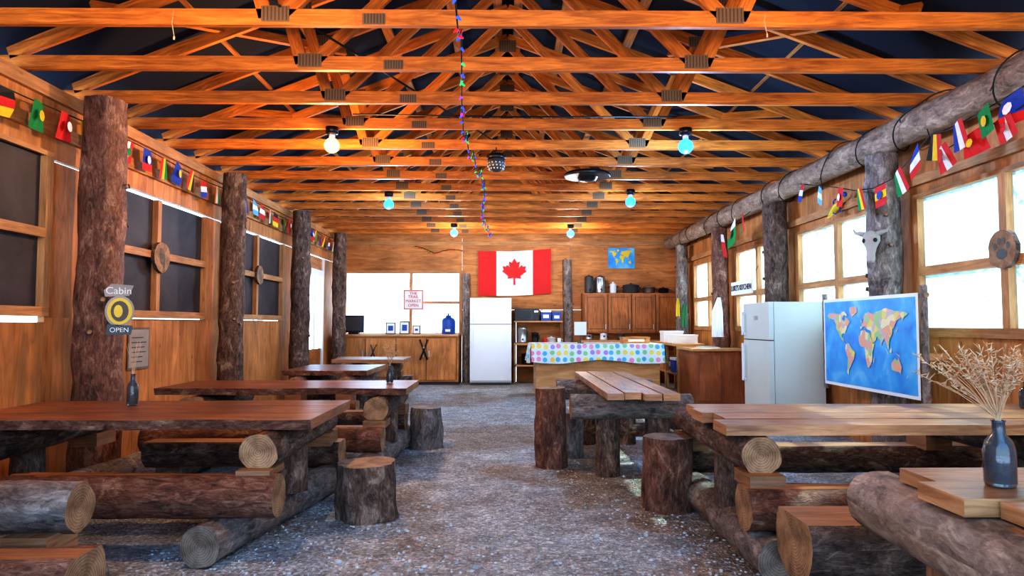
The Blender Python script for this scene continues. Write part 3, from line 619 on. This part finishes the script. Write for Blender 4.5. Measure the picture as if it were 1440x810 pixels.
for k in range(14):
    for j in (-.5,-.15,.2): 
        a=k*.449+j; g.ball((-.09+.086*math.cos(a)*math.cos(j),6.98+.086*math.sin(a)*math.cos(j),2.86+.088*math.sin(j)-.02),.009,'offwhite',n=6)
g.done('disco_ball')
g=B(); cx,cy=.99,8.1
g.lathe([(.27,.0),(.28,.02),(.26,.05),(.2,.06),(.19,.02),(.12,.0),(.10,-.04),(.03,-.05)],(cx,cy,2.96),'black',32)
for k in range(8):
    a=k*math.pi/4; g.beam((cx,cy,2.97),(cx+.25*math.cos(a),cy+.25*math.sin(a),2.965),.01,.01,'darkgrey',n=V((0,0,1)))
g.done('ceiling_fan')
g=B(); P=[]; y=3.5
while y<12.9:
    fr=((y-4.1)%.735)/.735
    P.append(V((-.31-.05*math.sin(y*1.3),y,3.0-.17*math.sin(fr*math.pi)))); y+=.05
g.tube(P,.005,'wire')
for i,p in enumerate(P):
    if i%2==0:
        a=U(0,6.28); d=V((math.cos(a),.3*math.sin(a),-abs(math.sin(a))-.3)).normalized(); mt=['led_b','led_g','led_r','led_p','led_g','led_b'][random.randrange(6)]
        g.tube([p,p+d*.03],lambda t:.009*(1-.7*t)+.002,mt)
g.done('string_lights')
g=B(); P=[]
for i in range(420):
    y=3.2+i*.024; a=y*7.5+1.5*math.sin(y*3); r=.158+.01*math.sin(y*17)
    P.append(V((3.45+math.cos(a)*r,y,2.865+math.sin(a)*r)))
g.tube(P,.006,'wire',5)
for p in P[::9]: g.tube([p,p+V((U(-.02,.0),0,-.035))],.006,'darkgrey',5)
g.done('string_lights')
g=B(); P=[V((-1.9+i*.06,14.3,2.72+.12*abs(math.cos(i*.22))-.1*(i/20))) for i in range(0,18)]; g.tube(P,.006,'wire')
for p in P: g.ball(p+V((0,-.01,-.02)),.012,'led_r' if R()<.5 else 'yellow',n=6)
g.done('string_lights')
for x,y,z0 in ((-1.95,3.95,2.92),(1.55,3.95,2.95)):
    g=B(); g.tube([(x,y,3.05),(x-.01,y,z0+.05),(x+.005,y,z0-.03)],.002,'straw'); g.box(x+.001,x+.009,y-.004,y+.004,z0-.05,z0-.03,'straw'); g.done('pull_cord')
g=B(); g.tube([(-1.6,3.5,3.13),(-1.0,5,3.14),(-.2,6.9,3.13),(.2,8,3.14),(1.0,8.1,3.12)],.008,'wire'); g.tube([(-1.4,6.2,3.13),(.0,6.3,3.14),(1.6,6.25,3.13)],.007,'wire'); g.done('ceiling_cable')
# ---------------------------------------------------------------- wall decor
def slice_(c,r,nrm,paw=False):
    c=V(c);nrm=V(nrm).normalized(); g=B(); g.log(c,c+nrm*.035,r,r,'bark','end',jit=.05,m=2,n=28)
    side=V((0,0,1)).cross(nrm).normalized(); f=c+nrm*.037
    def disc(a,z,ra,rz,mt='black',o=0):
        g.poly([f+nrm*o+side*(a+ra*math.cos(t*.524))+V((0,0,z+rz*math.sin(t*.524))) for t in range(12)],mt)
    if paw:
        disc(0,-.035,.055,.04)
        for a,z in ((-.065,.025),(-.023,.06),(.023,.06),(.065,.025)): disc(a,z,.017,.026)
    else: disc(0,-.01,r*.35,r*.45,'greywood'); disc(-r*.2,r*.35,r*.2,r*.25,'greywood',.001); disc(r*.2,-r*.4,r*.1,r*.3,'darkgrey',.002)
    g.done('wood_slice_plaque')
slice_((XR-.036,4.86,1.74),.14,(-1,0,0),True)
slice_((XL+.036,6.75,1.86),.15,(1,0,0)); slice_((XL+.036,9.45,1.88),.13,(1,0,0))
g=B(); c=V((-2.97,5.30,1.32)); M=Matrix.Translation(c)@Matrix.Rotation(math.radians(28),4,'Z')
def dpoly(pts,y0,y1,mat):
    top=[g.bm.verts.new(M@V((x,y0,z))) for x,z in pts]; bo=[g.bm.verts.new(M@V((x,y1,z))) for x,z in pts]
    g.face(top,mat); g.face(bo[::-1],mat); n_=len(pts)
    for i in range(n_): g.face([top[i],top[(i+1)%n_],bo[(i+1)%n_],bo[i]],mat)
ov=[(.1*math.cos(t*.3142),.12*math.sin(t*.3142)) for t in range(20)]
dpoly([(x,z-.02) for x,z in ov],-.03,0,'bone'); dpoly([(x*.85,z*.85-.02) for x,z in ov],-.034,-.03,'yellow'); dpoly([(x*.6,z*.66-.02) for x,z in ov],-.037,-.034,'greywood')
dpoly([(x*.3-.01,z*.4-.02) for x,z in ov],-.040,-.037,'yellow')
dpoly([(-.09,-.20),(.08,-.20),(.09,-.13),(-.08,-.12)],-.03,0,'black'); dpoly([(-.1,.09),(.06,.1),(.09,.18),(-.06,.19),(-.11,.14)],-.03,0,'bone')
s_=g.done('carved_cabin_sign'); text(s_,'Cabin',M@V((-.01,-.034,.135)),(math.pi/2,0,math.radians(28)),.075,'whitepaper'); text(s_,'OPEN',M@V((0,-.034,-.165)),(math.pi/2,0,math.radians(28)),.05,'whitepaper')
g=B(); g.box(XL+.001,XL+.012,6.28,6.66,.78,1.17,'greywood'); g.box(XL+.012,XL+.015,6.30,6.64,.80,1.15,'bone')
for k in range(6): g.box(XL+.015,XL+.0158,6.34,6.60-U(0,.08),1.07-.045*k,1.08-.045*k,'darkgrey')
g.done('framed_notice')
g=B(); g.box(3.17,3.19,8.72,9.52,1.60,1.78,'whitepaper'); s_=g.done('kitchen_sign',bevel=.003); text(s_,"LUKE'S KITCHEN",(3.165,9.12,1.69),(math.pi/2,0,-math.pi/2),.105,'black')
g=B(); g.tube([(3.19,8.78,1.77),(3.25,8.7,1.95)],.004,'wire'); g.tube([(3.19,9.46,1.77),(3.22,9.44,2.2)],.004,'wire'); g.done('sign_wire')
g=B(); sc=V((3.27,6.03,1.90)); K=.9
prof=[(-.17,.028,.025),(-.14,.04,.035),(-.08,.038,.04),(-.02,.05,.05),(.04,.085,.06),(.09,.085,.06),(.13,.06,.05),(.15,.02,.02)]
rings=[]; d=V((-.75,-.66,0)).normalized(); sd=V((.66,-.75,0))
for z,w,t in prof: rings.append([g.bm.verts.new(sc+(sd*(math.cos(k*.5236)*w)+d*(math.sin(k*.5236)*t-.03*(z<0)*z*4)+V((0,0,z)))*K) for k in range(12)])
for i in range(len(rings)-1):
    for k in range(12): g.face([rings[i][k],rings[i][(k+1)%12],rings[i+1][(k+1)%12],rings[i+1][k]],'bone',smooth=True)
g.face(rings[0],'bone'); g.face(rings[-1],'bone')
for s in (-1,1):
    g.ball(sc+(sd*s*.052+d*.04+V((0,0,.05)))*K,.02,'black',n=10); g.ball(sc+(sd*s*.015+d*.035+V((0,0,-.12)))*K,.011,'black',n=8)
    g.tube([sc+(sd*s*.05+V((0,0,.11)))*K,sc+(sd*s*.11+V((0,0,.13)))*K,sc+(sd*s*.15+V((0,0,.14)))*K,sc+(sd*s*.17+V((0,0,.18)))*K],lambda t:.02*(1-t)+.006,'bone',8)
g.done('cattle_skull')
g=B(); o_=V((3.56,7.25,2.46))
g.tube([o_+V((0,.2,-.09)),o_+V((0,.1,-.06)),o_,o_+V((0,-.1,.03)),o_+V((0,-.17,.09))],lambda t:.008+.03*math.sin(t*3.1),'yellow',8)
for a in (-.08,.06):
    for s in (-1,1): g.tube([o_+V((0,a,-a*.4)),o_+V((-.01,a-.03,s*.07)),o_+V((-.01,a-.08,s*.08))],.009,'blue')
g.ball(o_+V((0,-.19,.1)),.03,'blue',n=8); g.done('lizard_ornament')
def cloth(pts,w,mat,name):
    g=B(); 
    for i in range(len(pts)-1):
        for k in range(6):
            def q(p,j,i_): return V(p)+V((w[i_]*(j/6-.5),.015*math.sin(j*2+i_)-.0,0))
            g.poly([q(pts[i],k,i),q(pts[i],k+1,i),q(pts[i+1],k+1,i+1),q(pts[i+1],k,i+1)],mat)
    bmesh.ops.remove_doubles(g.bm,verts=g.bm.verts,dist=.0005); g.tube([V(pts[0]),V(pts[0])+V((0,.04,.06))],.006,'wire'); return g.done(name)
cloth([(3.44,13.0,1.6),(3.42,13.0,1.45),(3.42,13.0,1.15)],[.05,.11,.13],'green','oven_mitt')
cloth([(3.3,12.99,1.7),(3.3,12.99,1.55),(3.3,12.99,1.35)],[.03,.07,.08],'yellow','oven_mitt')
cloth([(3.36,10.68,1.62),(3.33,10.66,1.4),(3.33,10.66,1.0)],[.05,.17,.19],'whitepaper','kitchen_towel')
# ---------------------------------------------------------------- vases
def vase(x,y,z,r,h,spread,gh,lean,n,mat='glass',plume=True):
    g=B(); g.lathe([(r*.9,0),(r,.01),(r,h*.55),(r*.85,h*.68),(r*.42,h*.8),(r*.4,h*.97),(r*.48,h),(r*.34,h),(r*.32,h*.8),(r*.75,h*.65),(r*.9,h*.5),(r*.88,.012),(.001,.01)],(x,y,z),mat,24)
    for k in range(26):
        a=U(0,6.28); q=U(0,r*.6); g.ball((x+q*math.cos(a),y+q*math.sin(a),z+.02+U(0,h*.32)),r*.17,'stone',(1,1,.7),8)
    for k in range(n):
        a=U(0,6.28); q=spread*U(.1,1)**.7; tip=V((x+math.cos(a)*q+lean*U(.3,1.3),y+math.sin(a)*q,z+h+gh*U(.45,1))); b0=V((x,y,z+h*.4)); mid=V((x,y,z+h)).lerp(tip,.45)+V((0,0,.05*gh))
        g.tube([b0,V((x+U(-1,1)*r*.2,y,z+h)),mid,tip],.0012,'straw',4)
        if plume:
            for j in range(11):
                p=mid+(tip-mid)*(.35+.65*j/11); a2=U(0,6.28); e2=p+V((math.cos(a2)*.018,math.sin(a2)*.018,U(-.01,.025))); g.tube([p,e2],lambda t:.0022*(1-t)+.0008,'straw',3)
    g.done('dried_grass_vase')
vase(1.53,2.12,.703,.044,.20,.16,.24,-.10,48)
vase(3.1,4.05,.703,.04,.16,.13,.2,0,26)
vase(-2.38,4.42,.683,.034,.2,.05,.22,.02,9,plume=False)
vase(-1.02,6.1,.683,.03,.15,.08,.22,0,14)
# ---------------------------------------------------------------- outside trees
def spruce():
    g=B(); g.tube([(0,0,-.1),(0,0,9)],lambda t:.13*(1-t)+.01,'trunk',8)
    for k in range(110):
        z=1.0+k*.07; a=k*2.4; L=(1.5*(1-(z-1)/8.2)+.15)*U(.6,1.1)
        e=V((math.cos(a)*L,math.sin(a)*L,z-.25*L)); g.tube([(0,0,z),V((0,0,z)).lerp(e,.5)+V((0,0,.04)),e],lambda t:(.02+.09*math.sin(min(1,t+.2)*3))*.6,'spruce',4)
    return g.done('spruce_tree')
t=spruce(); t.location=(12.6,12.2,-.05); tm=t.data
def birch():
    g=B(); g.tube([(0,0,-.1),(.05,.02,3),(0,.1,8)],lambda t:.09*(1-t)+.02,'trunk',8)
    for k in range(34):
        z=1.2+k*.19; a=k*2.1; e=V((math.cos(a)*.9,math.sin(a)*.9,z+.7)); g.tube([(0,0,z),e*1.0],lambda t:.02*(1-t)+.005,'trunk',4)
    return g.done('birch_tree')
b_=birch(); b_.location=(5.9,5.0,-.05); bmh=b_.data
for i in range(30):
    k=i%4; sp_=k==0; o=bpy.data.objects.new('spruce_tree' if sp_ else 'birch_tree',tm if sp_ else bmh); bpy.context.collection.objects.link(o)
    o.location=(U(14,18) if sp_ else U(5.8,13),3.8+i*.7+U(-.3,.3),-.05) ; o.rotation_euler=(0,0,U(0,6)); s=U(.8,1.2); o.scale=(s,s,s)
for i in range(5):
    o=bpy.data.objects.new('birch_tree',bmh); bpy.context.collection.objects.link(o); o.location=(-8+i*2.3,U(21,28),-.05); o.rotation_euler=(0,0,U(0,6))
# ---------------------------------------------------------------- light
w=bpy.data.worlds.new('sky'); bpy.context.scene.world=w; w.use_nodes=True; nt=w.node_tree; bg=nt.nodes['Background']
tc=N(nt,'ShaderNodeTexCoord'); sp=N(nt,'ShaderNodeSeparateXYZ'); nt.links.new(tc.outputs['Generated'],sp.inputs[0])
r=ramp(nt,[(0,(.60,.82,1)),(.5,(.28,.57,1))]); nt.links.new(sp.outputs[2],r.inputs[0]); nt.links.new(r.outputs[0],bg.inputs[0]); bg.inputs[1].default_value=4.6
sl=bpy.data.lights.new('sun','SUN'); sl.energy=20; sl.angle=.012; sl.color=(1,.97,.90); so=bpy.data.objects.new('sun',sl); bpy.context.collection.objects.link(so)
so.rotation_euler=V((-.75,-.15,-.62)).to_track_quat('-Z','Y').to_euler()
cd=bpy.data.cameras.new('camera'); cd.lens=24; cd.sensor_width=36; cd.clip_start=.05; co=bpy.data.objects.new('camera',cd); bpy.context.collection.objects.link(co)
co.location=(0,0,1.2); co.rotation_euler=(math.radians(90+3.04),0,math.radians(-.6)); bpy.context.scene.camera=co
sc=bpy.context.scene; sc.view_settings.view_transform='Standard'; sc.view_settings.exposure=-.15
try: sc.view_settings.look='High Contrast'
except Exception as ex: print('look',ex)
